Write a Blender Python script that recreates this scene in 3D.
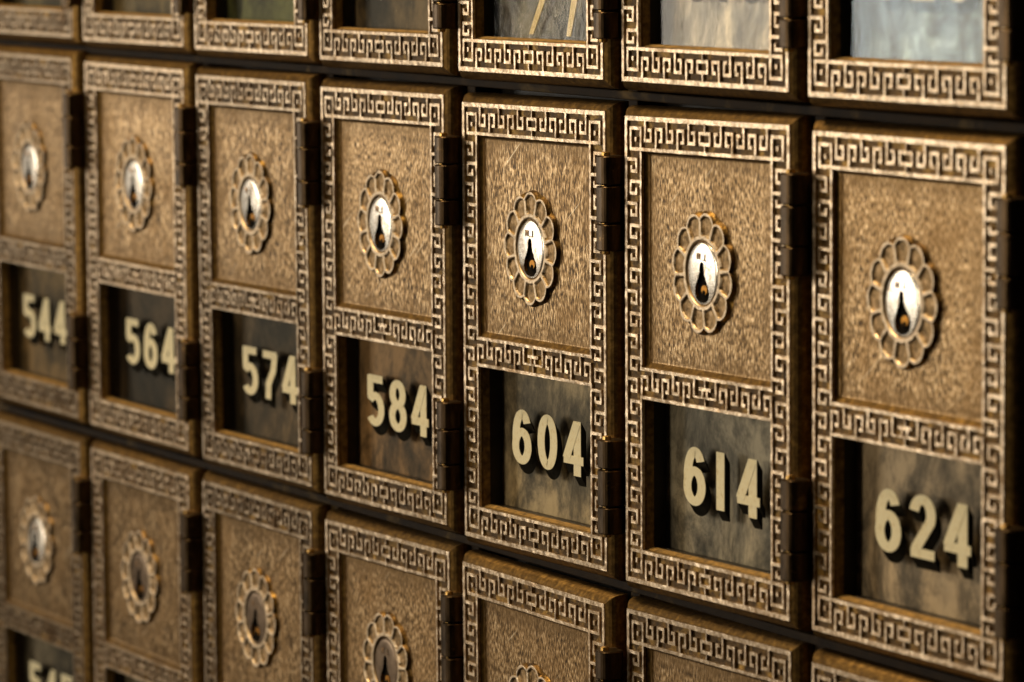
import bpy, bmesh, math, random
from mathutils import Vector, Matrix, noise
random.seed(7)
C = bpy.context.scene
COL = C.collection
for o in list(bpy.data.objects):
    bpy.data.objects.remove(o)

# ------------------------------------------------------------------ frame of reference
# lengths below are in door widths (1 = 9 cm): u to the right, v down, z into the wall
S = 0.09
H = 1.448                     # door height
PX, PY = 1.12834, 1.54165     # spacing of the doors
Z0 = 1.2
def wp(x, yd, z):
    return Vector((x * S, z * S, Z0 - yd * S))
T = Matrix(((1, 0, 0), (0, 0, 1), (0, -1, 0)))

# ------------------------------------------------------------------ camera
cam = bpy.data.objects.new('camera', bpy.data.cameras.new('camera'))
COL.objects.link(cam)
r0 = Vector((0.45292125, 0.00743172, 0.89151955))
r1 = Vector((0.08841971, 0.99466099, -0.05321163))
r2 = Vector((-0.88715517, 0.10292858, 0.44984598))
X, Y, Z = T @ r0, -(T @ r1), -(T @ r2)
pos = wp(13.3527556, -0.7298494, -6.5913601)
cam.matrix_world = Matrix(((X.x, Y.x, Z.x, pos.x), (X.y, Y.y, Z.y, pos.y), (X.z, Y.z, Z.z, pos.z), (0, 0, 0, 1)))
cd = cam.data
cd.sensor_width = 36
cd.lens = 4505.43 / 1024 * 36
cd.clip_start, cd.clip_end = 0.05, 50
cd.dof.use_dof = True
fp = wp(0.75, 0.7, 0.0)
cd.dof.focus_distance = (fp - pos).dot(-Z.normalized())
cd.dof.aperture_fstop = 20
C.camera = cam
C.cycles.use_denoising = True

# ------------------------------------------------------------------ world, lamps, exposure
w = bpy.data.worlds.new('World'); C.world = w; w.use_nodes = True
w.node_tree.nodes['Background'].inputs[0].default_value = (1.0, 0.72, 0.42, 1)
w.node_tree.nodes['Background'].inputs[1].default_value = 0.008
C.view_settings.view_transform = 'Standard'
C.view_settings.look = 'None'
C.view_settings.exposure = 0
def area(name, loc, target, sx, sy, power, color):
    l = bpy.data.lights.new(name, 'AREA'); l.shape = 'RECTANGLE'
    l.size, l.size_y, l.energy, l.color = sx * S, sy * S, power, color
    o = bpy.data.objects.new(name, l); COL.objects.link(o)
    o.location = wp(*loc)
    d = wp(*target) - o.location
    o.rotation_euler = d.to_track_quat('-Z', 'Y').to_euler()
    return o
# the bright window to the left that the raised metal and the locks mirror
area('window_light', (-27.2, -3.0, -20.4), (1.2, 0.5, 0), 9.6, 11.8, 19.5, (1.0, 0.89, 0.74))
area('window_light', (-10.5, 0.80, -4.2), (-1.6, 0.6, 0), 5.4, 1.0, 0.09, (1.0, 0.92, 0.80))
# small cold light added for a bluish reflection in the upper right glass
area('cold_reflection_light', (-12.0, 0.3, -9.95), (3.0, -0.4, 0), 0.9, 1.3, 0.33, (0.72, 0.91, 1.0))
# added unseen fills, one from low on the left, one from the front
area('low_left_fill', (-11.5, 6.6, -9.5), (1.0, 0.9, 0), 6.0, 4.0, 0.75, (1.0, 0.86, 0.68))
area('front_fill', (-3.0, -1.5, -17.0), (1.5, 0.8, 0), 3.0, 5.0, 6.8, (1.0, 0.86, 0.66))
# warm lamp above and in front
area('ceiling_lamp', (-3.5, -14.0, -5.0), (0.5, 0.4, 0), 6.0, 4.0, 34.0, (1.0, 0.76, 0.44))

# ------------------------------------------------------------------ materials
def new_mat(name):
    m = bpy.data.materials.new(name); m.use_nodes = True
    nt = m.node_tree; b = nt.nodes['Principled BSDF']
    return m, nt, b
def coords(nt, sx, sy, sz, rotz=0):
    g = nt.nodes.new('ShaderNodeNewGeometry'); mp = nt.nodes.new('ShaderNodeMapping')
    mp.inputs['Scale'].default_value = (sx / S, sy / S, sz / S)
    mp.inputs['Rotation'].default_value = (0, rotz, 0)
    nt.links.new(g.outputs['Position'], mp.inputs['Vector'])
    return mp.outputs[0]
def tex_noise(nt, vec, detail=4, rough=0.6, dist=0.0, scale=1.0):
    n = nt.nodes.new('ShaderNodeTexNoise')
    n.inputs['Scale'].default_value = scale; n.inputs['Detail'].default_value = detail
    n.inputs['Roughness'].default_value = rough; n.inputs['Distortion'].default_value = dist
    nt.links.new(vec, n.inputs['Vector'])
    return n.outputs['Fac']
def ramp(nt, fac, stops):
    r = nt.nodes.new('ShaderNodeValToRGB'); e = r.color_ramp.elements
    e[0].position, e[0].color = stops[0][0], (*stops[0][1], 1)
    e[1].position, e[1].color = stops[-1][0], (*stops[-1][1], 1)
    for p, c in stops[1:-1]:
        k = e.new(p); k.color = (*c, 1)
    nt.links.new(fac, r.inputs[0])
    return r.outputs[0]
def math_node(nt, op, a, b, clamp=False):
    n = nt.nodes.new('ShaderNodeMath'); n.operation = op; n.use_clamp = clamp
    for i, x in enumerate((a, b)):
        if isinstance(x, (int, float)): n.inputs[i].default_value = x
        else: nt.links.new(x, n.inputs[i])
    return n.outputs[0]
def mix(nt, fac, a, b, mode='MIX'):
    n = nt.nodes.new('ShaderNodeMix'); n.data_type = 'RGBA'; n.blend_type = mode
    if isinstance(fac, (int, float)): n.inputs[0].default_value = fac
    else: nt.links.new(fac, n.inputs[0])
    for i, x in ((6, a), (7, b)):
        if isinstance(x, tuple): n.inputs[i].default_value = (*x, 1)
        else: nt.links.new(x, n.inputs[i])
    return n.outputs[2]
def bump(nt, b, height, strength, dist):
    n = nt.nodes.new('ShaderNodeBump'); n.inputs['Strength'].default_value = strength
    n.inputs['Distance'].default_value = dist * S
    nt.links.new(height, n.inputs['Height']); nt.links.new(n.outputs[0], b.inputs['Normal'])
def per_object(nt, col, amount):
    # every old door has its own depth of tone
    oi = nt.nodes.new('ShaderNodeObjectInfo')
    v = math_node(nt, 'MULTIPLY_ADD', oi.outputs['Random'], amount); v.node.inputs[2].default_value = 1 - amount * 0.6
    h = nt.nodes.new('ShaderNodeHueSaturation')
    nt.links.new(v, h.inputs['Value']); nt.links.new(col, h.inputs['Color'])
    return h.outputs[0]
def metal(name, stops, rough, sc=60, bs=0.4, bd=0.004, metallic=1.0, big=None, stretch=(1, 1, 1), rvar=0.15, vary=0.0):
    m, nt, b = new_mat(name)
    f = tex_noise(nt, coords(nt, sc * stretch[0], sc * stretch[1], sc * stretch[2]), 4, 0.65)
    col = ramp(nt, f, stops)
    if big:
        g = tex_noise(nt, coords(nt, big[0], big[0], big[0]), 5, 0.7, 0.6)
        col = mix(nt, ramp(nt, g, [(big[1], (0, 0, 0)), (big[2], (1, 1, 1))]), col, big[3])
    if vary: col = per_object(nt, col, vary)
    nt.links.new(col, b.inputs['Base Color'])
    b.inputs['Metallic'].default_value = metallic
    rr = math_node(nt, 'MULTIPLY_ADD', f, rvar)
    rr.node.inputs[2].default_value = rough - rvar * 0.5
    nt.links.new(rr, b.inputs['Roughness'])
    bump(nt, b, f, bs, bd)
    return m

M = {}
# worn bright tops of the raised pattern
M['fret'] = metal('worn_bronze', [(0.25, (0.17, 0.10, 0.042)), (0.42, (0.42, 0.30, 0.18)), (0.6, (0.68, 0.54, 0.38))],
                  0.35, 75, 0.3, 0.003, big=(6, 0.54, 0.72, (0.30, 0.18, 0.08)), vary=0.35)
# dark patina in the sunk ground, with ochre spots
M['ground'] = metal('dark_patina', [(0.3, (0.03, 0.017, 0.006)), (0.55, (0.085, 0.048, 0.016)), (0.75, (0.24, 0.13, 0.033))],
                    0.5, 30, 0.6, 0.008, metallic=1.0, big=(9, 0.52, 0.68, (0.34, 0.20, 0.05)), vary=0.5)
M['flank'] = metal('golden_brown_bronze', [(0.3, (0.08, 0.045, 0.013)), (0.5, (0.165, 0.093, 0.025)), (0.72, (0.32, 0.19, 0.052))],
                   0.46, 50, 0.3, 0.003, big=(6, 0.55, 0.75, (0.09, 0.052, 0.02)), metallic=0.85, vary=0.4)
M['hinge'] = metal('dark_hinge_bronze', [(0.3, (0.028, 0.018, 0.009)), (0.7, (0.10, 0.064, 0.034))], 0.38, 22, 0.25, 0.003,
                   stretch=(1.5, 1.5, 0.5), big=(14, 0.62, 0.8, (0.32, 0.19, 0.07)))
M['pin'] = metal('hinge_pin_brass', [(0.3, (0.25, 0.14, 0.04)), (0.7, (0.6, 0.38, 0.13))], 0.35, 30, 0.2, 0.003)
M['leaf'] = metal('hinge_leaf_bronze', [(0.3, (0.3, 0.2, 0.11)), (0.7, (0.7, 0.54, 0.38))], 0.35, 40, 0.3, 0.003)
M['ridge'] = metal('rosette_ridge_bronze', [(0.25, (0.26, 0.18, 0.10)), (0.55, (0.60, 0.47, 0.32))], 0.46, 60, 0.35, 0.003)
M['petal'] = metal('rosette_petal_bronze', [(0.3, (0.07, 0.04, 0.015)), (0.5, (0.25, 0.16, 0.07)), (0.7, (0.52, 0.36, 0.20))], 0.5, 42, 0.6, 0.006)
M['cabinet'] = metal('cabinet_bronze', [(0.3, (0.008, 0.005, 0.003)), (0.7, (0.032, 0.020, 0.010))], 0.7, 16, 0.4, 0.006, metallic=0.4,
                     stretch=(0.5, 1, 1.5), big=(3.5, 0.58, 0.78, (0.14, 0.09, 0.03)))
M['cabinet'].node_tree.nodes['Principled BSDF'].inputs['Specular IOR Level'].default_value = 0.1
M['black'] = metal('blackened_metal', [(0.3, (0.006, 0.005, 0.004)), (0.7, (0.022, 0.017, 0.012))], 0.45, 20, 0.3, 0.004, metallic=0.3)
M['jamb'] = metal('window_reveal_bronze', [(0.3, (0.07, 0.042, 0.012)), (0.7, (0.34, 0.20, 0.055))], 0.6, 45, 0.5, 0.005, metallic=0.7)
M['lock'] = metal('worn_nickel', [(0.3, (0.50, 0.40, 0.30)), (0.5, (0.80, 0.72, 0.60)), (0.7, (0.88, 0.81, 0.70))], 0.25, 34, 0.12, 0.002, rvar=0.1, big=(16, 0.58, 0.72, (0.36, 0.24, 0.14)), vary=0.2)
M['lock_dark'] = metal('dark_brown_lock', [(0.3, (0.10, 0.065, 0.038)), (0.7, (0.24, 0.17, 0.11))], 0.42, 25, 0.15, 0.003)  # darker, browner face for the bottom-row locks except the first
M['amber'] = metal('keyway_brass', [(0.3, (0.22, 0.09, 0.008)), (0.7, (0.5, 0.22, 0.025))], 0.4, 40, 0.2, 0.003)
M['void'] = metal('keyway_dark', [(0.3, (0.004, 0.003, 0.002)), (0.7, (0.01, 0.007, 0.004))], 0.9, 30, 0.1, 0.002, metallic=0)
M['void'].node_tree.nodes['Principled BSDF'].inputs['Specular IOR Level'].default_value = 0.05
M['stamp'] = metal('stamped_mark', [(0.3, (0.16, 0.10, 0.05)), (0.7, (0.3, 0.2, 0.12))], 0.5, 40, 0.2, 0.002)
M['cream'] = metal('aged_gilt_paint', [(0.3, (0.80, 0.70, 0.48)), (0.45, (0.97, 0.91, 0.72)), (0.7, (0.98, 0.95, 0.80))], 0.5, 60, 0.25, 0.002, metallic=0.0,
                   big=(22, 0.66, 0.8, (0.32, 0.24, 0.10)))
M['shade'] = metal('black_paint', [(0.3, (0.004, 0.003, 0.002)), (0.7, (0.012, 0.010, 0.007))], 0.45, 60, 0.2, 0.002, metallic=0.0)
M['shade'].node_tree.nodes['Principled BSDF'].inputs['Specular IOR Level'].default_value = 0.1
M['paper'] = metal('envelope_paper', [(0.3, (0.75, 0.6, 0.3)), (0.7, (0.9, 0.78, 0.48))], 0.7, 40, 0.2, 0.002, metallic=0.0)

# crinkled cast panel: short upright strokes, dark in the pits and bright on the crests
m, nt, b = new_mat('crinkled_brass_panel'); M['panel'] = m
f = tex_noise(nt, coords(nt, 165, 70, 50), 2, 0.5)
f2 = tex_noise(nt, coords(nt, 24, 24, 12), 4, 0.6)
ff = math_node(nt, 'MULTIPLY_ADD', f2, 0.22); nt.links.new(f, ff.node.inputs[2])
col = ramp(nt, ff, [(0.45, (0.03, 0.016, 0.006)), (0.55, (0.15, 0.085, 0.029)), (0.65, (0.36, 0.222, 0.093)), (0.79, (0.74, 0.53, 0.30))])
g = tex_noise(nt, coords(nt, 4, 4, 3), 4, 0.7, 0.8)
col = mix(nt, ramp(nt, g, [(0.48, (0, 0, 0)), (0.70, (0.6, 0.6, 0.6))]), col, (0.20, 0.11, 0.035))
# colour darkens in noisy patches towards the panel's border
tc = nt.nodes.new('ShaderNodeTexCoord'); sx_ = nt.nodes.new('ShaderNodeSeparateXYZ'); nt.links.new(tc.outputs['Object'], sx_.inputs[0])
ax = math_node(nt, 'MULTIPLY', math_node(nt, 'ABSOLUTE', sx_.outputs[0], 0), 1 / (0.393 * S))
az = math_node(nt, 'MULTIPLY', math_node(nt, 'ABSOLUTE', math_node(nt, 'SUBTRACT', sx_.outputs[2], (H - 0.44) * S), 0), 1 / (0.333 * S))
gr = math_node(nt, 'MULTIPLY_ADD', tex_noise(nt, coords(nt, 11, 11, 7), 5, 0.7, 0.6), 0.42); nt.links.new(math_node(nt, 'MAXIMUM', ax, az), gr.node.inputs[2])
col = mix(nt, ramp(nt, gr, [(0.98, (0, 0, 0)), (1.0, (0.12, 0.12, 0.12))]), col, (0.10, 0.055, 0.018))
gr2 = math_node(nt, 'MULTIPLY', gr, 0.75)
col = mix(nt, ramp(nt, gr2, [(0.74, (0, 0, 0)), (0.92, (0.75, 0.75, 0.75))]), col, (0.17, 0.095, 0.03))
sg = nt.nodes.new('ShaderNodeNewGeometry'); sm_ = nt.nodes.new('ShaderNodeMapping'); sm_.vector_type = 'TEXTURE'
sm_.inputs['Rotation'].default_value = (0, 0.95, 0); sm_.inputs['Scale'].default_value = (S / 75, S / 3, S / 2.6)
nt.links.new(sg.outputs['Position'], sm_.inputs['Vector'])
scr = ramp(nt, tex_noise(nt, sm_.outputs[0], 2, 0.5), [(0.70, (0, 0, 0)), (0.74, (0.55, 0.55, 0.55))])
col = mix(nt, scr, col, (0.88, 0.74, 0.52))
col = per_object(nt, col, 0.3)
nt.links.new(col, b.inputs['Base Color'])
b.inputs['Metallic'].default_value = 0.95
rr = math_node(nt, 'MULTIPLY_ADD', g, 0.4); rr.node.inputs[2].default_value = 0.2
nt.links.new(rr, b.inputs['Roughness'])
bump(nt, b, ff, 0.34, 0.005)

# tarnished plate behind the glass; Object Info colour tints each one; the two palest stand for reflections on the glass
m, nt, b = new_mat('tarnished_plate'); M['plate'] = m
oi = nt.nodes.new('ShaderNodeObjectInfo')
f = tex_noise(nt, coords(nt, 3.6, 3.6, 2.6), 8, 0.72, 0.35)
f3 = tex_noise(nt, coords(nt, 26, 26, 14), 4, 0.7, 0.5)
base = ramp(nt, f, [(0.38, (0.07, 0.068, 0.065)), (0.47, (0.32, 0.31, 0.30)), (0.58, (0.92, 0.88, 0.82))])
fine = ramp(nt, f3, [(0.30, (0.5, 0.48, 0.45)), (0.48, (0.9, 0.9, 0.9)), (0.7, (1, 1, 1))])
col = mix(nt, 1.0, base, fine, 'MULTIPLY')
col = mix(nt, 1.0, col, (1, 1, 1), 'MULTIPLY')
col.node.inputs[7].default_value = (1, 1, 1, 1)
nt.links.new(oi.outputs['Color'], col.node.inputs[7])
nt.links.new(col, b.inputs['Base Color'])
b.inputs['Metallic'].default_value = 0.35
b.inputs['Roughness'].default_value = 0.48
bump(nt, b, f3, 0.35, 0.004)

# thin glass: clear, mirrors by Fresnel
m = bpy.data.materials.new('window_glass'); m.use_nodes = True; M['glass'] = m
nt = m.node_tree; nt.nodes.remove(nt.nodes['Principled BSDF'])
tr = nt.nodes.new('ShaderNodeBsdfTransparent'); tr.inputs[0].default_value = (0.93, 0.92, 0.88, 1)
gl = nt.nodes.new('ShaderNodeBsdfGlossy'); gl.inputs['Roughness'].default_value = 0.05
fr = nt.nodes.new('ShaderNodeFresnel')
bf = nt.nodes.new('ShaderNodeNewGeometry')      # the pane's far face sees the inverse index, so light leaving it is not trapped
ior = math_node(nt, 'MULTIPLY_ADD', bf.outputs['Backfacing'], 1 / 1.15 - 1.15); ior.node.inputs[2].default_value = 1.15
nt.links.new(ior, fr.inputs[0])
mx = nt.nodes.new('ShaderNodeMixShader')
gn = tex_noise(nt, coords(nt, 9, 9, 7), 5, 0.7, 1.0)
bn = nt.nodes.new('ShaderNodeBump'); bn.inputs['Strength'].default_value = 0.15; bn.inputs['Distance'].default_value = 0.006 * S
nt.links.new(gn, bn.inputs['Height']); nt.links.new(bn.outputs[0], gl.inputs['Normal'])
nt.links.new(fr.outputs[0], mx.inputs[0]); nt.links.new(tr.outputs[0], mx.inputs[1]); nt.links.new(gl.outputs[0], mx.inputs[2])
nt.links.new(mx.outputs[0], nt.nodes['Material Output'].inputs[0])

# ------------------------------------------------------------------ mesh helpers (door space)
def P(u, v, z):
    return Vector(((u - 0.5) * S, z * S, (H - v) * S))
def mesh(name, verts, faces, mats, fmat=None, smooth=False, world=False):
    me = bpy.data.meshes.new(name)
    me.from_pydata([wp(*p) if world else P(*p) for p in verts], [], faces)
    for k in mats: me.materials.append(M[k])
    if fmat:
        for p_, k in zip(me.polygons, fmat): p_.material_index = k
    bm = bmesh.new(); bm.from_mesh(me)
    bmesh.ops.recalc_face_normals(bm, faces=bm.faces)
    bm.to_mesh(me); bm.free()
    if smooth:
        for p_ in me.polygons: p_.use_smooth = True
    return me
def box_vf(verts, faces, a, b_, bev=0.0):
    x0, y0, z0 = a; x1, y1, z1 = b_
    n = len(verts)
    if bev:
        e = bev
        ring = lambda o, z: [(x0 + o, y0 + o, z), (x1 - o, y0 + o, z), (x1 - o, y1 - o, z), (x0 + o, y1 - o, z)]
        verts += ring(e, z0) + ring(e * 0.3, z0 + e * 0.3) + ring(0, z0 + e) + ring(0, z1)
        faces.append((n, n + 1, n + 2, n + 3))
        for k in range(3):
            for i in range(4):
                j = (i + 1) % 4
                faces.append((n + 4 * k + i, n + 4 * k + j, n + 4 * k + 4 + j, n + 4 * k + 4 + i))
        faces.append((n + 15, n + 14, n + 13, n + 12))
    else:
        verts += [(x, y, z) for z in (z0, z1) for (x, y) in ((x0, y0), (x1, y0), (x1, y1), (x0, y1))]
        faces += [(n, n + 1, n + 2, n + 3), (n + 7, n + 6, n + 5, n + 4)]
        for i in range(4):
            j = (i + 1) % 4
            faces.append((n + i, n + j, n + 4 + j, n + 4 + i))

# ---- the Greek key pattern as one raised network
Q = 0.004
B0, OUT, TL = 0.108, 0.016, 0.012
R0, R1 = 0.772, 0.872
def fret_rects():
    R = []
    def hook_h(a):        # hangs from the outer line: coordinates (along, across)
        return [(a, .012, a + .012, .080), (a, .068, a + .048, .080), (a + .036, .036, a + .048, .080), (a + .024, .036, a + .048, .048)]
    def hook_s(a):        # stands on the inner line
        return [(a, .032, a + .012, .100), (a, .032, a + .048, .044), (a + .036, .032, a + .048, .080), (a + .024, .068, a + .048, .080)]
    top = []
    for i, a in enumerate((.124, .192, .260, .328, .396)):
        top += hook_h(a) if i % 2 == 0 else hook_s(a)
    top += [(.464, .036, .536, .048), (.464, .068, .536, .080), (.464, .036, .476, .080), (.524, .036, .536, .080),
            (.496, .012, .504, .046), (.496, .078, .504, .096)]
    half = [r for r in top]
    top += [(1 - c, b_, 1 - a, d) for a, b_, c, d in half]
    for a, b_, c, d in top:
        R.append((a, b_, c, d)); R.append((a, H - d, c, H - b_))
    side = []
    for k in range(18):
        side += hook_h(.128 + k * .068) if k % 2 == 0 else hook_s(.128 + k * .068)
    for a, b_, c, d in side:
        R.append((b_, a, d, c)); R.append((1 - d, a, 1 - b_, c))
    rail = []
    for i, a in enumerate((.100, .166, .232, .298, .364)):
        rail += hook_s(a) if i % 2 == 0 else hook_h(a)
    rail += [(.428, .020, .440, .078), (.428, .066, .572, .078), (.496, .020, .504, .044), (.464, .040, .536, .050),
             (.480, .044, .492, .070), (.508, .044, .520, .070), (.496, .074, .504, .096)]
    rail += [(1 - c, b_, 1 - a, d) for a, b_, c, d in rail]
    for a, b_, c, d in rail:
        R.append((a, b_ + R0 - .008, c, d + R0 - .008))
    # outer line, inner lines, rail lines
    R += [(0, 0, 1, OUT), (0, H - OUT, 1, H), (0, 0, OUT, H), (1 - OUT, 0, 1, H)]
    R += [(.096, .096, .904, B0), (.096, H - B0, .904, H - .096), (.096, R0, .904, R0 + TL), (.096, R1 - TL, .904, R1)]
    for x in (.096, .892):
        R += [(x, .096, x + .012, R0 + TL), (x, R1 - TL, x + .012, H - .096)]
    # corner boxes with a dot
    for cx in (0, 1):
        for cy in (0, 1):
            for a, b_, c, d in ((.032, .032, .108, .044), (.032, .096, .108, .108), (.032, .032, .044, .108), (.096, .032, .108, .108), (.064, .062, .076, .078)):
                if cx: a, c = 1 - c, 1 - a
                if cy: b_, d = H - d, H - b_
                R.append((a, b_, c, d))
    return R
def make_fret():
    q = lambda t: int(round(t / Q))
    rects = [(q(a), q(b_), max(q(c), q(a) + 1), max(q(d), q(b_) + 1)) for a, b_, c, d in fret_rects()]
    cells = set()
    for a, b_, c, d in rects:
        for i in range(a, c):
            for j in range(b_, d):
                cells.add((i, j))
    verts, faces, idx = [], [], {}
    def vid(i, j, lvl):
        k = (i, j, lvl)
        if k in idx: return idx[k]
        sx = sy = 0; n = 0
        for di in (-1, 0):
            for dj in (-1, 0):
                if (i + di, j + dj) in cells:
                    n += 1; sx += 1 if di == 0 else -1; sy += 1 if dj == 0 else -1
        off = (0, .0004, .0011)[lvl]; z = (.0090, .0022, 0)[lvl]
        dx = dy = 0
        if n < 4:
            dx = off * (sx > 0) - off * (sx < 0); dy = off * (sy > 0) - off * (sy < 0)
        u, v = i * Q, j * Q
        nv = noise.noise_vector(Vector((u * 38, v * 38, 3.1)))
        n2 = noise.noise_vector(Vector((u * 9, v * 9, 8.7)))
        kx = .0007 if 0 < i < 250 else 0; ky = .0007 if 0 < j < 362 else 0
        idx[k] = len(verts)
        verts.append((u + dx + nv.x * kx + n2.x * kx, v + dy + nv.y * ky + n2.y * ky, z + (nv.z * .0012 if lvl == 2 else 0)))
        return idx[k]
    for (i, j) in sorted(cells):
        faces.append((vid(i, j, 2), vid(i + 1, j, 2), vid(i + 1, j + 1, 2), vid(i, j + 1, 2)))
        for (di, dj, e) in ((-1, 0, ((i, j), (i, j + 1))), (1, 0, ((i + 1, j + 1), (i + 1, j))), (0, -1, ((i + 1, j), (i, j))), (0, 1, ((i, j + 1), (i + 1, j + 1)))):
            if (i + di, j + dj) not in cells:
                (a, b_), (c, d) = e
                for l in (0, 1):
                    faces.append((vid(a, b_, l), vid(c, d, l), vid(c, d, l + 1), vid(a, b_, l + 1)))
    return mesh('fretwork', verts, faces, ['fret'])

# ---- the door casting: ground, rounded flank, window reveal
def make_body():
    v, f, fm = [], [], []
    GZ = .0078
    xs = [0, B0 - .002, 1 - B0 + .002, 1]; ys = [0, B0 - .002, R0 + .002, R1 - .002, H - B0 + .002, H]
    n0 = {}
    for j, y in enumerate(ys):
        for i, x in enumerate(xs):
            n0[i, j] = len(v); v.append((x, y, GZ))
    for j in range(5):
        for i in range(3):
            if i == 1 and j in (1, 3): continue
            f.append((n0[i, j], n0[i + 1, j], n0[i + 1, j + 1], n0[i, j + 1])); fm.append(0)
    def rings(rs, mats, close=False):
        base = []
        for (x0, y0, x1, y1, z) in rs:
            base.append(len(v)); v.extend([(x0, y0, z), (x1, y0, z), (x1, y1, z), (x0, y1, z)])
        for k in range(len(rs) - 1):
            for i in range(4):
                j = (i + 1) % 4
                f.append((base[k] + i, base[k] + j, base[k + 1] + j, base[k + 1] + i)); fm.append(mats[k])
        if close:
            b4 = base[-1]; f.append((b4, b4 + 1, b4 + 2, b4 + 3)); fm.append(mats[-1])
    o = lambda d, z: (-d, -d, 1 + d, H + d, z)
    prof = [(0, GZ), (0.0004, .0040), (.003, .0060), (.010, .011), (.018, .018), (.024, .028), (.028, .040), (.030, .055), (.030, .07)]
    rings([o(d, z) for d, z in prof], [1] * 8)
    a, c = B0 - .002, 1 - B0 + .002
    p, q_ = R1 - .002, H - B0 + .002
    rings([(a, p, c, q_, GZ), (a + .003, p + .003, c - .003, q_ - .004, .016), (a + .005, p + .005, c - .005, q_ - .009, .030), (a + .005, p + .005, c - .005, q_ - .010, .040)], [1, 2, 2])
    return mesh('door_casting', v, f, ['ground', 'flank', 'jamb'], fm)
def make_panel():
    v, f, fm = [], [], []
    a, c, p, q_ = B0 - .002, 1 - B0 + .002, B0 - .002, R0 + .002
    base = []
    for d, db, z in ((0, 0, .0078), (.003, .004, .011), (.008, .013, .0175), (.011, .017, .0202), (.015, .021, .021)):
        base.append(len(v)); v += [(a + d, p + d, z), (c - d, p + d, z), (c - d, q_ - db, z), (a + d, q_ - db, z)]
    for k in range(4):
        for i in range(4):
            j = (i + 1) % 4
            f.append((base[k] + i, base[k] + j, base[k + 1] + j, base[k + 1] + i)); fm.append(0 if k < 2 else (0 if k == 2 else 1))
    f.append(tuple(base[-1] + i for i in range(4))); fm.append(1)
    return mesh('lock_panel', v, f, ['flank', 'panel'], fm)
LC = (0.470, 0.462)             # lock centre
PZ = .021
def make_rosette():
    NA, v, f, fm = 264, [], [], []
    def sm(t):
        t = max(0, min(1, t)); return t * t * (3 - 2 * t)
    hs = []
    radii = [.090, .093, .096, .099, .101, .104, .107, .110, .113, .116, .119] + [None] * 26
    for ri in range(len(radii) + 3):
        row = []
        for k in range(NA):
            th = 2 * math.pi * k / NA
            ph = (th * 12 / (2 * math.pi)) % 1.0           # 0 at a divider
            ro = .164 + .021 * math.sin(math.pi * ph) ** .8
            if ri < 11: r = radii[ri]
            elif ri < 37: r = .119 + (ro - .119) * (ri - 10) / 26
            else: r = (ro + .0015, ro + .003, .1925)[ri - 37] if ri < 39 else max(.190, ro + .005)
            dd = min(ph, 1 - ph) / 12 * 2 * math.pi * r
            h = .010
            ring = 1 - sm((abs(r - .1065) - .005) / .005)
            edge = 1 - sm((ro - r - .0085) / .005) if r > .12 else 0
            div = (1 - sm((dd - .0050) / .0050)) if r > .1 else 0
            t = max(ring, edge, div)
            h = .0045 + .0100 * t
            if r < .101: h = max(.004, .015 - (.101 - r) * 2.0)
            if .112 < r < ro - .01: h += .003 * math.sin(math.pi * ph)
            if ri == 37: h = .011
            if ri == 38: h = .004
            if ri == 39: h = -.001
            a = th + math.radians(-6)
            v.append((LC[0] + r * math.sin(a), LC[1] - r * math.cos(a), PZ - h)); row.append(h)
        hs.append(row)
    for ri in range(len(hs) - 1):
        for k in range(NA):
            j = (k + 1) % NA
            f.append((ri * NA + k, ri * NA + j, ri * NA + NA + j, ri * NA + NA + k))
            fm.append(0 if (hs[ri][k] + hs[ri + 1][k] + hs[ri][j] + hs[ri + 1][j]) / 4 > .0108 and ri < 36 else (2 if ri >= 36 else 1))
    return mesh('rosette', v, f, ['ridge', 'petal', 'ground'], fm, smooth=True)
LR = .095
def key_outline(n=48):
    prof = [(0.0, .36), (.09, .35), (.14, .27), (.155, .02), (.25, -.18), (.41, -.42), (.46, -.60), (.41, -.79), (.25, -.91), (0, -.95)]
    pts = [(x, y) for x, y in prof] + [(-x, y) for x, y in prof[-2:0:-1]]
    # resample by rays from the middle of the keyhole
    cx, cy = 0, -.30
    out = []
    for k in range(n):
        a = 2 * math.pi * k / n; dx, dy = math.sin(a), math.cos(a); best = None
        for (x0, y0), (x1, y1) in zip(pts, pts[1:] + pts[:1]):
            ex, ey = x1 - x0, y1 - y0; den = dx * ey - dy * ex
            if abs(den) < 1e-9: continue
            t = ((x0 - cx) * ey - (y0 - cy) * ex) / den; s = ((x0 - cx) * dy - (y0 - cy) * dx) / den
            if t > 0 and -1e-6 <= s <= 1 + 1e-6: best = t if best is None else max(best, t)
        out.append((cx + dx * best, cy + dy * best))
    return out, (cx, cy)
def make_lock():
    n = 64
    key, (cx, cy) = key_outline(n)
    circ = []
    for k in range(n):
        a = 2 * math.pi * k / n; dx, dy = math.sin(a), math.cos(a)
        bq = cx * dx + cy * dy; cc = cx * cx + cy * cy - 1
        t = -bq + math.sqrt(bq * bq - cc); circ.append((cx + dx * t, cy + dy * t))
    v, f = [], []
    fr = (0, .25, .5, .75, .92, 1.0)
    dome = lambda x, y: .0140 - .0030 * (x * x + y * y)
    for t in fr:
        for (a, b_), (c, d) in zip(key, circ):
            x, y = a + (c - a) * t, b_ + (d - b_) * t
            v.append((LC[0] + x * LR, LC[1] - y * LR, PZ - dome(x, y) + (.003 if t == 1 else 0)))
    for (c, d) in circ: v.append((LC[0] + c * LR, LC[1] - d * LR, PZ))
    for ri in range(6):
        for k in range(n):
            j = (k + 1) % n; f.append((ri * n + k, ri * n + j, ri * n + n + j, ri * n + n + k))
    return v, f
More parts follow.
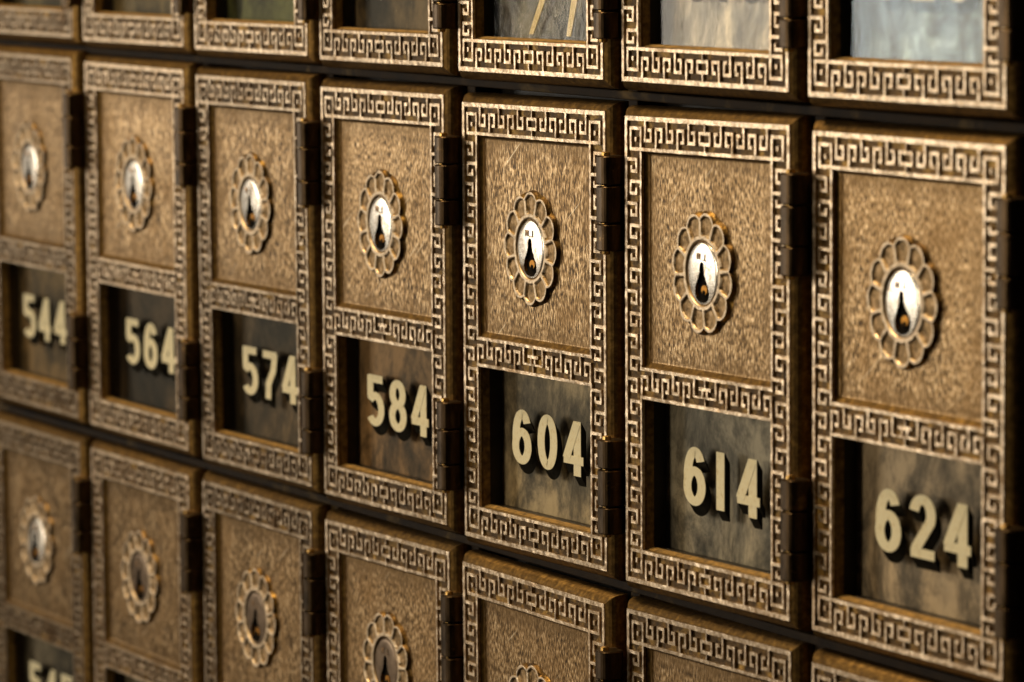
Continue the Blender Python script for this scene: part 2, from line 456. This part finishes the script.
def make_keyhole():
    n = 64; key, c0 = key_outline(n); v, f, fm = [], [], []
    for sc_, z in ((1.0, -.0112), (.97, -.0075), (.92, -.0035)):
        for x, y in key:
            x, y = c0[0] + (x - c0[0]) * sc_, c0[1] + (y - c0[1]) * sc_
            v.append((LC[0] + x * LR, LC[1] - y * LR, PZ + z))
    for ri in range(2):
        for k in range(n):
            j = (k + 1) % n; f.append((ri * n + k, ri * n + j, ri * n + n + j, ri * n + n + k))
            yy = (key[k][1] + key[j][1]) / 2
            fm.append(0 if -.78 < yy < -.38 else 1)
    f.append(tuple(2 * n + k for k in range(n))); fm.append(1)
    # brass plug end with the pin hole in it
    for (px, py, r_, za, zb, mi) in ((.004, .050, .018, -.0075, -.0036, 0), (.003, .058, .009, -.0085, -.0036, 1)):
        k0 = len(v)
        for z in (za, zb):
            for q_ in range(14):
                a = 2 * math.pi * q_ / 14
                v.append((LC[0] + px + r_ * math.sin(a), LC[1] + py - r_ * .8 * math.cos(a), PZ + z))
        f.append(tuple(range(k0, k0 + 14))); fm.append(mi)
        for q_ in range(14):
            f.append((k0 + q_, k0 + (q_ + 1) % 14, k0 + 14 + (q_ + 1) % 14, k0 + 14 + q_)); fm.append(mi)
    return mesh('keyhole', v, f, ['amber', 'void'], fm)
def make_stamp():
    v, f = [], []
    def bar(x0, y0, x1, y1, t=.0042):
        d = Vector((x1 - x0, y1 - y0)); n_ = Vector((-d.y, d.x)).normalized() * t / 2
        k = len(v)
        for zz in (-.0150, -.0125):
            for s, (px, py) in ((1, (x0, y0)), (-1, (x0, y0)), (-1, (x1, y1)), (1, (x1, y1))):
                v.append((LC[0] + px + n_.x * s, LC[1] - py - n_.y * s, PZ + zz))
        f.extend([(k, k + 1, k + 2, k + 3)] + [(k + i, k + (i + 1) % 4, k + 4 + (i + 1) % 4, k + 4 + i) for i in range(4)])
    y0, y1 = .040, .060
    bar(-.028, y0, -.028, y1); bar(-.012, y0, -.012, y1); bar(-.028, y1 - .001, -.012, y0 + .001)
    bar(-.002, y0, .003, y0); bar(.018, y0, .018, y1); bar(.012, y0, .024, y0)
    return mesh('stamped_mark', v, f, ['stamp'])

def make_glass():
    v, f = [], []
    box_vf(v, f, (B0 - .006, R1 - .006, .0405), (1 - B0 + .006, H - B0 + .006, .0435))
    return mesh('glass_pane', v, f, ['glass'])
def make_liner():
    v, f = [], []
    a, c, p, q_ = B0 - .004, 1 - B0 + .004, R1 - .004, H - B0 - .004
    for z in (.044, .0885):
        v += [(a, p, z), (c, p, z), (c, q_, z), (a, q_, z)]
    a -= .006; c += .006; p -= .006; q_ += .006
    for z in (.044, .0885):
        v += [(a, p, z), (c, p, z), (c, q_, z), (a, q_, z)]
    for i in range(4):
        j = (i + 1) % 4
        f += [(i, j, 4 + j, 4 + i), (8 + i, 8 + j, 12 + j, 12 + i), (i, j, 8 + j, 8 + i), (4 + i, 4 + j, 12 + j, 12 + i)]
    return mesh('window_box', v, f, ['black'])
def make_plate():
    v, f = [], []
    box_vf(v, f, (B0 - .010, R1 - .010, .0890), (1 - B0 + .010, H - B0 + .005, .096))
    return mesh('backing_plate', v, f, ['plate'])

def knuckle_mesh(v0, v1):
    n, v, f = 24, [], []
    cx, cz, r = 1.062, -.016, .0405
    rows = [(v0 + .0015, r - .006), (v0 + .003, r - .002), (v0 + .006, r), (v1 - .006, r), (v1 - .003, r - .002), (v1 - .0015, r - .006)]
    for y, rr in rows:
        for k in range(n):
            a = 2 * math.pi * k / n
            # a slightly squared barrel
            cs, sn = math.cos(a), math.sin(a); e = 0.72
            v.append((cx + rr * math.copysign(abs(cs) ** e, cs), y, cz + rr * math.copysign(abs(sn) ** e, sn)))
    for i in range(5):
        for k in range(n):
            j = (k + 1) % n; f.append((i * n + k, i * n + j, i * n + n + j, i * n + n + k))
    f += [tuple(range(n)), tuple(5 * n + k for k in range(n))]
    return mesh('knuckle', v, f, ['hinge'], smooth=False)
def leaf_mesh(v0, v1):
    v, f = [], []
    box_vf(v, f, (.985, v0 + .004, -.0055), (1.03, v1 - .004, .03), .002)
    return mesh('hinge', v, f, ['leaf'])

def pin_mesh(v0, v1):
    n, v, f = 14, [], []
    rows = [(v0 - .010, .008), (v0 - .008, .013), (v0 + .002, .014), (v1 - .002, .014), (v1 + .008, .013), (v1 + .010, .008)]
    for y, rr in rows:
        for k in range(n):
            a = 2 * math.pi * k / n
            v.append((1.058 + rr * math.cos(a), y, -.030 + rr * math.sin(a)))
    for i in range(5):
        for k in range(n):
            j = (k + 1) % n; f.append((i * n + k, i * n + j, i * n + n + j, i * n + n + k))
    f += [tuple(range(n)), tuple(5 * n + k for k in range(n))]
    return mesh('hinge_pin', v, f, ['pin'])
# ---- painted numerals
K = 1.78; DW, DH, DT = .077, .180, .0275
def ell(cx, cy, rx, ry, a0, a1, n=28):
    return [(cx + rx * math.sin(math.radians(a0 + (a1 - a0) * k / n)), cy + ry * math.cos(math.radians(a0 + (a1 - a0) * k / n))) for k in range(n + 1)]
hw, hh = (DW - DT) / 2, (DH - DT) / 2
GLYPH = {
 '0': [(ell(0, 0, hw, hh, 0, 360, 44), True)],
 '6': [(ell(0, -.030, hw, hh - .030, 0, 360, 40), True), (ell(.001, 0, hw, hh, 262, 412, 26), False)],
 '8': [(ell(0, .040, hw - .002, hh - .040, 0, 360, 36), True), (ell(0, -.037, hw + .001, hh - .037, 0, 360, 36), True)],
 '1': [([(0, hh + .012), (0, -hh - .012)], False)],
 '4': [([(.012, hh + .006), (-hw - .004, -.036)], False), ([(-hw - .014, -.038), (hw + .012, -.038)], False), ([(.013, hh + .012), (.013, -hh - .012)], False)],
 '5': [([(-hw - .008, hh), (hw + .008, hh)], False), ([(-hw, hh + .010), (-hw, .012)], False), (ell(-.004, -.030, hw + .004, hh - .030, -52, 232, 34), False)],
 '7': [([(-hw - .010, hh), (hw + .010, hh)], False), ([(hw + .001, hh + .006), (hw - .008, .020), (-.008, -.030), (-.011, -hh - .012)], False)],
 '2': [(ell(0, .034, hw, hh - .034, -80, 118, 26) + [(-hw + .004, -hh + .010)], False), ([(-hw - .010, -hh), (hw + .010, -hh)], False)],
 '3': [(ell(-.002, .038, hw, hh - .038, -75, 165, 26), False), (ell(-.002, -.036, hw + .002, hh - .036, 10, 258, 26), False)],
}
def strip(pts, closed):
    L, Rr = [], []
    n = len(pts) - (1 if closed else 0)
    for i in range(n):
        p = Vector(pts[i])
        a = Vector(pts[(i - 1) % n] if closed or i > 0 else pts[i]); c = Vector(pts[(i + 1) % n] if closed or i < n - 1 else pts[i])
        d = (c - a).normalized(); nn = Vector((-d.y, d.x)) * DT / 2
        L.append(p + nn); Rr.append(p - nn)
    return L, Rr
def glyph_mesh(ch, shade):
    v, f = [], []
    for si, (pts, closed) in enumerate(GLYPH[ch]):
        L, Rr = strip(pts, closed); n = len(L)
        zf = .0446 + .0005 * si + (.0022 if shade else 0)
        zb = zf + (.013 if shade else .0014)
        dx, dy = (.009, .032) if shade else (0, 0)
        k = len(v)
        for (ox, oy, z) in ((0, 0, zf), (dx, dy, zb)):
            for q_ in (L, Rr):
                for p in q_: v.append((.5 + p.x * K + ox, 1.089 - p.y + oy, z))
        m_ = n if closed else n - 1
        for i in range(m_):
            j = (i + 1) % n
            f.append((k + i, k + j, k + n + j, k + n + i))
            f.append((k + 2 * n + i, k + 2 * n + j, k + 3 * n + j, k + 3 * n + i))
            f.append((k + i, k + j, k + 2 * n + j, k + 2 * n + i))
            f.append((k + n + i, k + n + j, k + 3 * n + j, k + 3 * n + i))
        if not closed:
            for i in (0, n - 1): f.append((k + i, k + n + i, k + 3 * n + i, k + 2 * n + i))
    return mesh('digit_shade' if shade else 'digit', v, f, ['shade' if shade else 'cream'])

def centred(me):
    me.transform(Matrix.Translation(-P(LC[0], LC[1], 0))); return me
ME = {'door_casting': make_body(), 'fretwork': make_fret(), 'lock_panel': make_panel(), 'rosette': centred(make_rosette()),
      'keyhole': centred(make_keyhole()), 'stamped_mark': centred(make_stamp()), 'glass_pane': make_glass(), 'window_box': make_liner(),
      'backing_plate': make_plate()}
lv, lf = make_lock()
LOCK = [centred(mesh('lock_face', lv, lf, ['lock'], smooth=True)), centred(mesh('lock_face', lv, lf, ['lock_dark'], smooth=True))]
HG = []
for h0 in (.134, 1.020):
    HG.append((leaf_mesh(h0, h0 + .300), [knuckle_mesh(h0 + a, h0 + b_) for a, b_ in ((0, .094), (.094, .212), (.212, .300))], pin_mesh(h0, h0 + .300)))
DG = {c: (glyph_mesh(c, False), glyph_mesh(c, True)) for c in GLYPH}

def link(name, me, parent, loc=None):
    o = bpy.data.objects.new(name, me); COL.objects.link(o); o.parent = parent
    if loc is not None: o.location = loc
    return o

# ------------------------------------------------------------------ the doors
# (column, row): shift right, shift down, depth, yaw, roll, pitch - how each old door sits in its opening
FIT = {(0, 1): (0.004, 0.0, 0.0, 0.0, -0.003, 0.0), (0, 0): (0.0177, -0.0132, -0.0025, 0.0111, -0.0028, 0.0031), (0, -1): (0.006, -.004, 0.0, 0.0, -0.002, 0.0),
 (1, 1): (0.0038, 0.0028, 0.001, -0.0099, -0.0047, 0.0001), (1, 0): (0.0054, -0.0059, -0.0009, -0.0021, -0.001, -0.0018), (1, -1): (0.004, -.004, 0.0, 0.0, -0.001, 0.0),
 (2, 1): (0.008, 0.0017, 0.0019, -0.0095, -0.0067, 0.0004), (2, 0): (0.0127, 0.0016, 0.0018, 0.0035, -0.0083, 0.0006), (2, -1): (0.0025, -0.0042, 0.0008, 0.0019, 0.0006, -0.0017),
 (3, 1): (-0.0046, 0.0029, -0.001, 0.0074, -0.0079, -0.0001), (3, 0): (-0.0046, 0.0025, -0.0016, 0.0059, -0.0112, -0.007), (3, -1): (0.0053, 0.0008, 0.0017, -0.0015, -0.0128, -0.0035),
 (4, 1): (-0.0103, 0.0034, -0.0023, -0.0073, -0.0067, 0.0001), (4, 0): (-0.0107, 0.0098, 0.0047, -0.0033, -0.0121, -0.0077), (4, -1): (-0.0085, 0.0079, -0.0023, -0.0022, 0.003, 0.0049),
 (5, 1): (-0.0056, -0.0035, -0.0011, -0.007, -0.0043, 0.0001), (5, 0): (0.005, 0.0027, -0.0036, -0.0015, -0.0155, -0.0109), (5, -1): (0.0089, -0.0011, 0.0024, -0.0056, -0.0138, -0.0047),
 (6, 1): (-0.0023, -0.0026, -0.0005, -0.0175, -0.0067, 0.0003), (6, 0): (-0.0206, 0.0021, 0.0147, -0.0032, -0.0055, -0.0054), (6, -1): (-0.0002, 0.0009, -0.0001, -0.0003, -0.0001, 0.0001)}
NUM = ['54', '56', '57', '58', '60', '61', '62']
LAST = {1: '3', 0: '4', -1: '5'}
START = {0: .27, 1: .285, 2: .295, 3: .275, 4: .265, 5: .290, 6: .275}
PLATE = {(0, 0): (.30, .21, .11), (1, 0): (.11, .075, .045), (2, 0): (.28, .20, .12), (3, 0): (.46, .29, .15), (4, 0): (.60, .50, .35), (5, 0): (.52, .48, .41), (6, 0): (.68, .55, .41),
         (0, 1): (.16, .14, .08), (1, 1): (.2, .16, .09), (2, 1): (.13, .15, .06), (3, 1): (.2, .15, .09), (4, 1): (.20, .18, .12), (5, 1): (1, .92, .80), (6, 1): (.72, .95, 1)}  # bright tints at the upper right are reflections put into plate colour
LABEL = {
 (0, 1): 'dim bronze mailbox in the top left corner, above box 544',
 (1, 1): 'bronze mailbox cut by the top edge, directly above box 564',
 (2, 1): 'bronze mailbox with a dark greenish window, directly above box 574',
 (3, 1): 'bronze mailbox with a dark brown window, directly above box 584',
 (4, 1): 'bronze mailbox with two slanting cream lines in its window, above box 604',
 (5, 1): 'bronze mailbox with a pale grey window, directly above box 614',
 (6, 1): 'bronze mailbox with a bright blue-grey window, directly above box 624',
 (0, 0): 'blurred bronze mailbox numbered 544 at the left edge',
 (1, 0): 'blurred bronze mailbox numbered 564 with a very dark window',
 (2, 0): 'soft-focus bronze mailbox numbered 574 between boxes 564 and 584',
 (3, 0): 'bronze mailbox numbered 584 with a brown stained plate',
 (4, 0): 'sharply focused bronze mailbox numbered 604 with scratched panel',
 (5, 0): 'bronze mailbox numbered 614 with grey tarnished plate',
 (6, 0): 'large bronze mailbox numbered 624 nearest the viewer',
 (0, -1): 'bronze mailbox with a white lock face, directly below box 544',
 (1, -1): 'blurred bronze mailbox with a dark lock, directly below box 564',
 (2, -1): 'bronze mailbox with a bright panel and brown lock, directly below box 574',
 (3, -1): 'bronze mailbox with its rosette cut by the bottom edge, below box 584',
 (4, -1): 'bronze mailbox showing only the top of its rosette, below box 604',
 (5, -1): 'bronze mailbox showing only its top key pattern and panel, below box 614',
 (6, -1): 'bronze mailbox of which only the top edge shows, below box 624'}

def rot(yaw, roll, pitch):
    ca, sa = math.cos(yaw), math.sin(yaw); cr, sr = math.cos(roll), math.sin(roll); cp, sp = math.cos(pitch), math.sin(pitch)
    Ry = Matrix(((ca, 0, sa), (0, 1, 0), (-sa, 0, ca))); Rz = Matrix(((cr, -sr, 0), (sr, cr, 0), (0, 0, 1))); Rx = Matrix(((1, 0, 0), (0, cp, -sp), (0, sp, cp)))
    return T @ (Rz @ Rx @ Ry) @ T.transposed()
for (c, r), (dx, dy, dz, ya, ro, pi_) in FIT.items():
    root = bpy.data.objects.new('mailbox', None); COL.objects.link(root)
    root.empty_display_size = .01
    root['label'] = LABEL[c, r]; root['category'] = 'mailbox'; root['kind'] = 'thing'; root['group'] = 'bronze post office boxes in rows'
    root.matrix_world = Matrix.Translation(wp((c - 4) * PX + .5 + dx, -r * PY + H + dy, dz)) @ rot(ya, ro, pi_).to_4x4()
    link('door_casting', ME['door_casting'], root)
    link('fretwork', ME['fretwork'], root)
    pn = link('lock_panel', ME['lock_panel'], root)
    rs = link('rosette', ME['rosette'], root, P(LC[0], LC[1], 0))
    rs.rotation_euler.y = math.radians(random.uniform(-9, 9))
    dark = r == -1 and c != 0
    lk = link('lock_face', LOCK[1 if dark else 0], root, P(LC[0], LC[1], 0))
    lk.rotation_euler = (math.radians(random.uniform(-.8, .8)), math.radians(random.uniform(-5, 5)), math.radians(random.uniform(-.8, .8)))
    if (c, r) == (0, -1): lk.rotation_euler.x = math.radians(-6)
    if dark: lk['label'] = 'dull brown lock face'
    link('keyhole', ME['keyhole'], lk)
    link('stamped_mark', ME['stamped_mark'], lk)
    link('window_box', ME['window_box'], root)
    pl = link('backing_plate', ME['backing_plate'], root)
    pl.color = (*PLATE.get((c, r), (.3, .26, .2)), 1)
    link('glass_pane', ME['glass_pane'], root)
    for leaf, kn, pin in HG:
        hg = link('hinge', leaf, root)
        for k in kn: link('knuckle', k, hg)
        link('hinge_pin', pin, hg)
    if (c, r) != (4, 1):
        for i, ch in enumerate(NUM[c] + LAST[r]):
            off = START[c] + .0675 + i * .181 - .5
            if NUM[c] == '61': off -= (0, .022, .034)[i]
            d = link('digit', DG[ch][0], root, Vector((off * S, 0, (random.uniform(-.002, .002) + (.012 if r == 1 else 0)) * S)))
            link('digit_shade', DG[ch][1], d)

# letters standing behind the glass of the box above 604
for (x0, x1, name, lab) in ((.385, .62, 'envelope', 'cream paper edge slanting behind the glass above box 604, the left one'),
                            (.645, .76, 'envelope', 'cream paper edge standing behind the glass above box 604, the right one')):
    v, f = [], []
    k = 0; y1, y0 = PY * -1 + H - B0 - .016, -PY + 1.0
    for (z) in (.062, .066):
        v += [(x0 - .016, y1, z), (x0 + .014, y1, z), (x1 + .030, y0, z), (x1 - .030, y0, z)]
    f = [(0, 1, 2, 3), (7, 6, 5, 4)] + [(i, (i + 1) % 4, 4 + (i + 1) % 4, 4 + i) for i in range(4)]
    o = bpy.data.objects.new(name, mesh(name, v, f, ['paper'], world=True)); COL.objects.link(o)
    o['label'] = lab; o['category'] = 'envelope'; o['group'] = 'letters in the box above 604'

# ------------------------------------------------------------------ the cabinet the doors hang on
cab = bpy.data.objects.new('mailbox_cabinet', None); COL.objects.link(cab)
cab['label'] = 'dark bronze lattice cabinet showing in the gaps between the mailboxes'; cab['category'] = 'cabinet'
XA, XB = -5.3 * PX, 3.9 * PX
YA, YB = -2 * PY, 2.3 * PY
cab.location = wp((XA + XB) / 2, YB, .1)
def cpart(name, v, f, mat):
    o = bpy.data.objects.new(name, mesh(name, v, f, [mat], world=True)); COL.objects.link(o)
    o.parent = cab; o.matrix_parent_inverse = Matrix.Translation(-cab.location)
    return o
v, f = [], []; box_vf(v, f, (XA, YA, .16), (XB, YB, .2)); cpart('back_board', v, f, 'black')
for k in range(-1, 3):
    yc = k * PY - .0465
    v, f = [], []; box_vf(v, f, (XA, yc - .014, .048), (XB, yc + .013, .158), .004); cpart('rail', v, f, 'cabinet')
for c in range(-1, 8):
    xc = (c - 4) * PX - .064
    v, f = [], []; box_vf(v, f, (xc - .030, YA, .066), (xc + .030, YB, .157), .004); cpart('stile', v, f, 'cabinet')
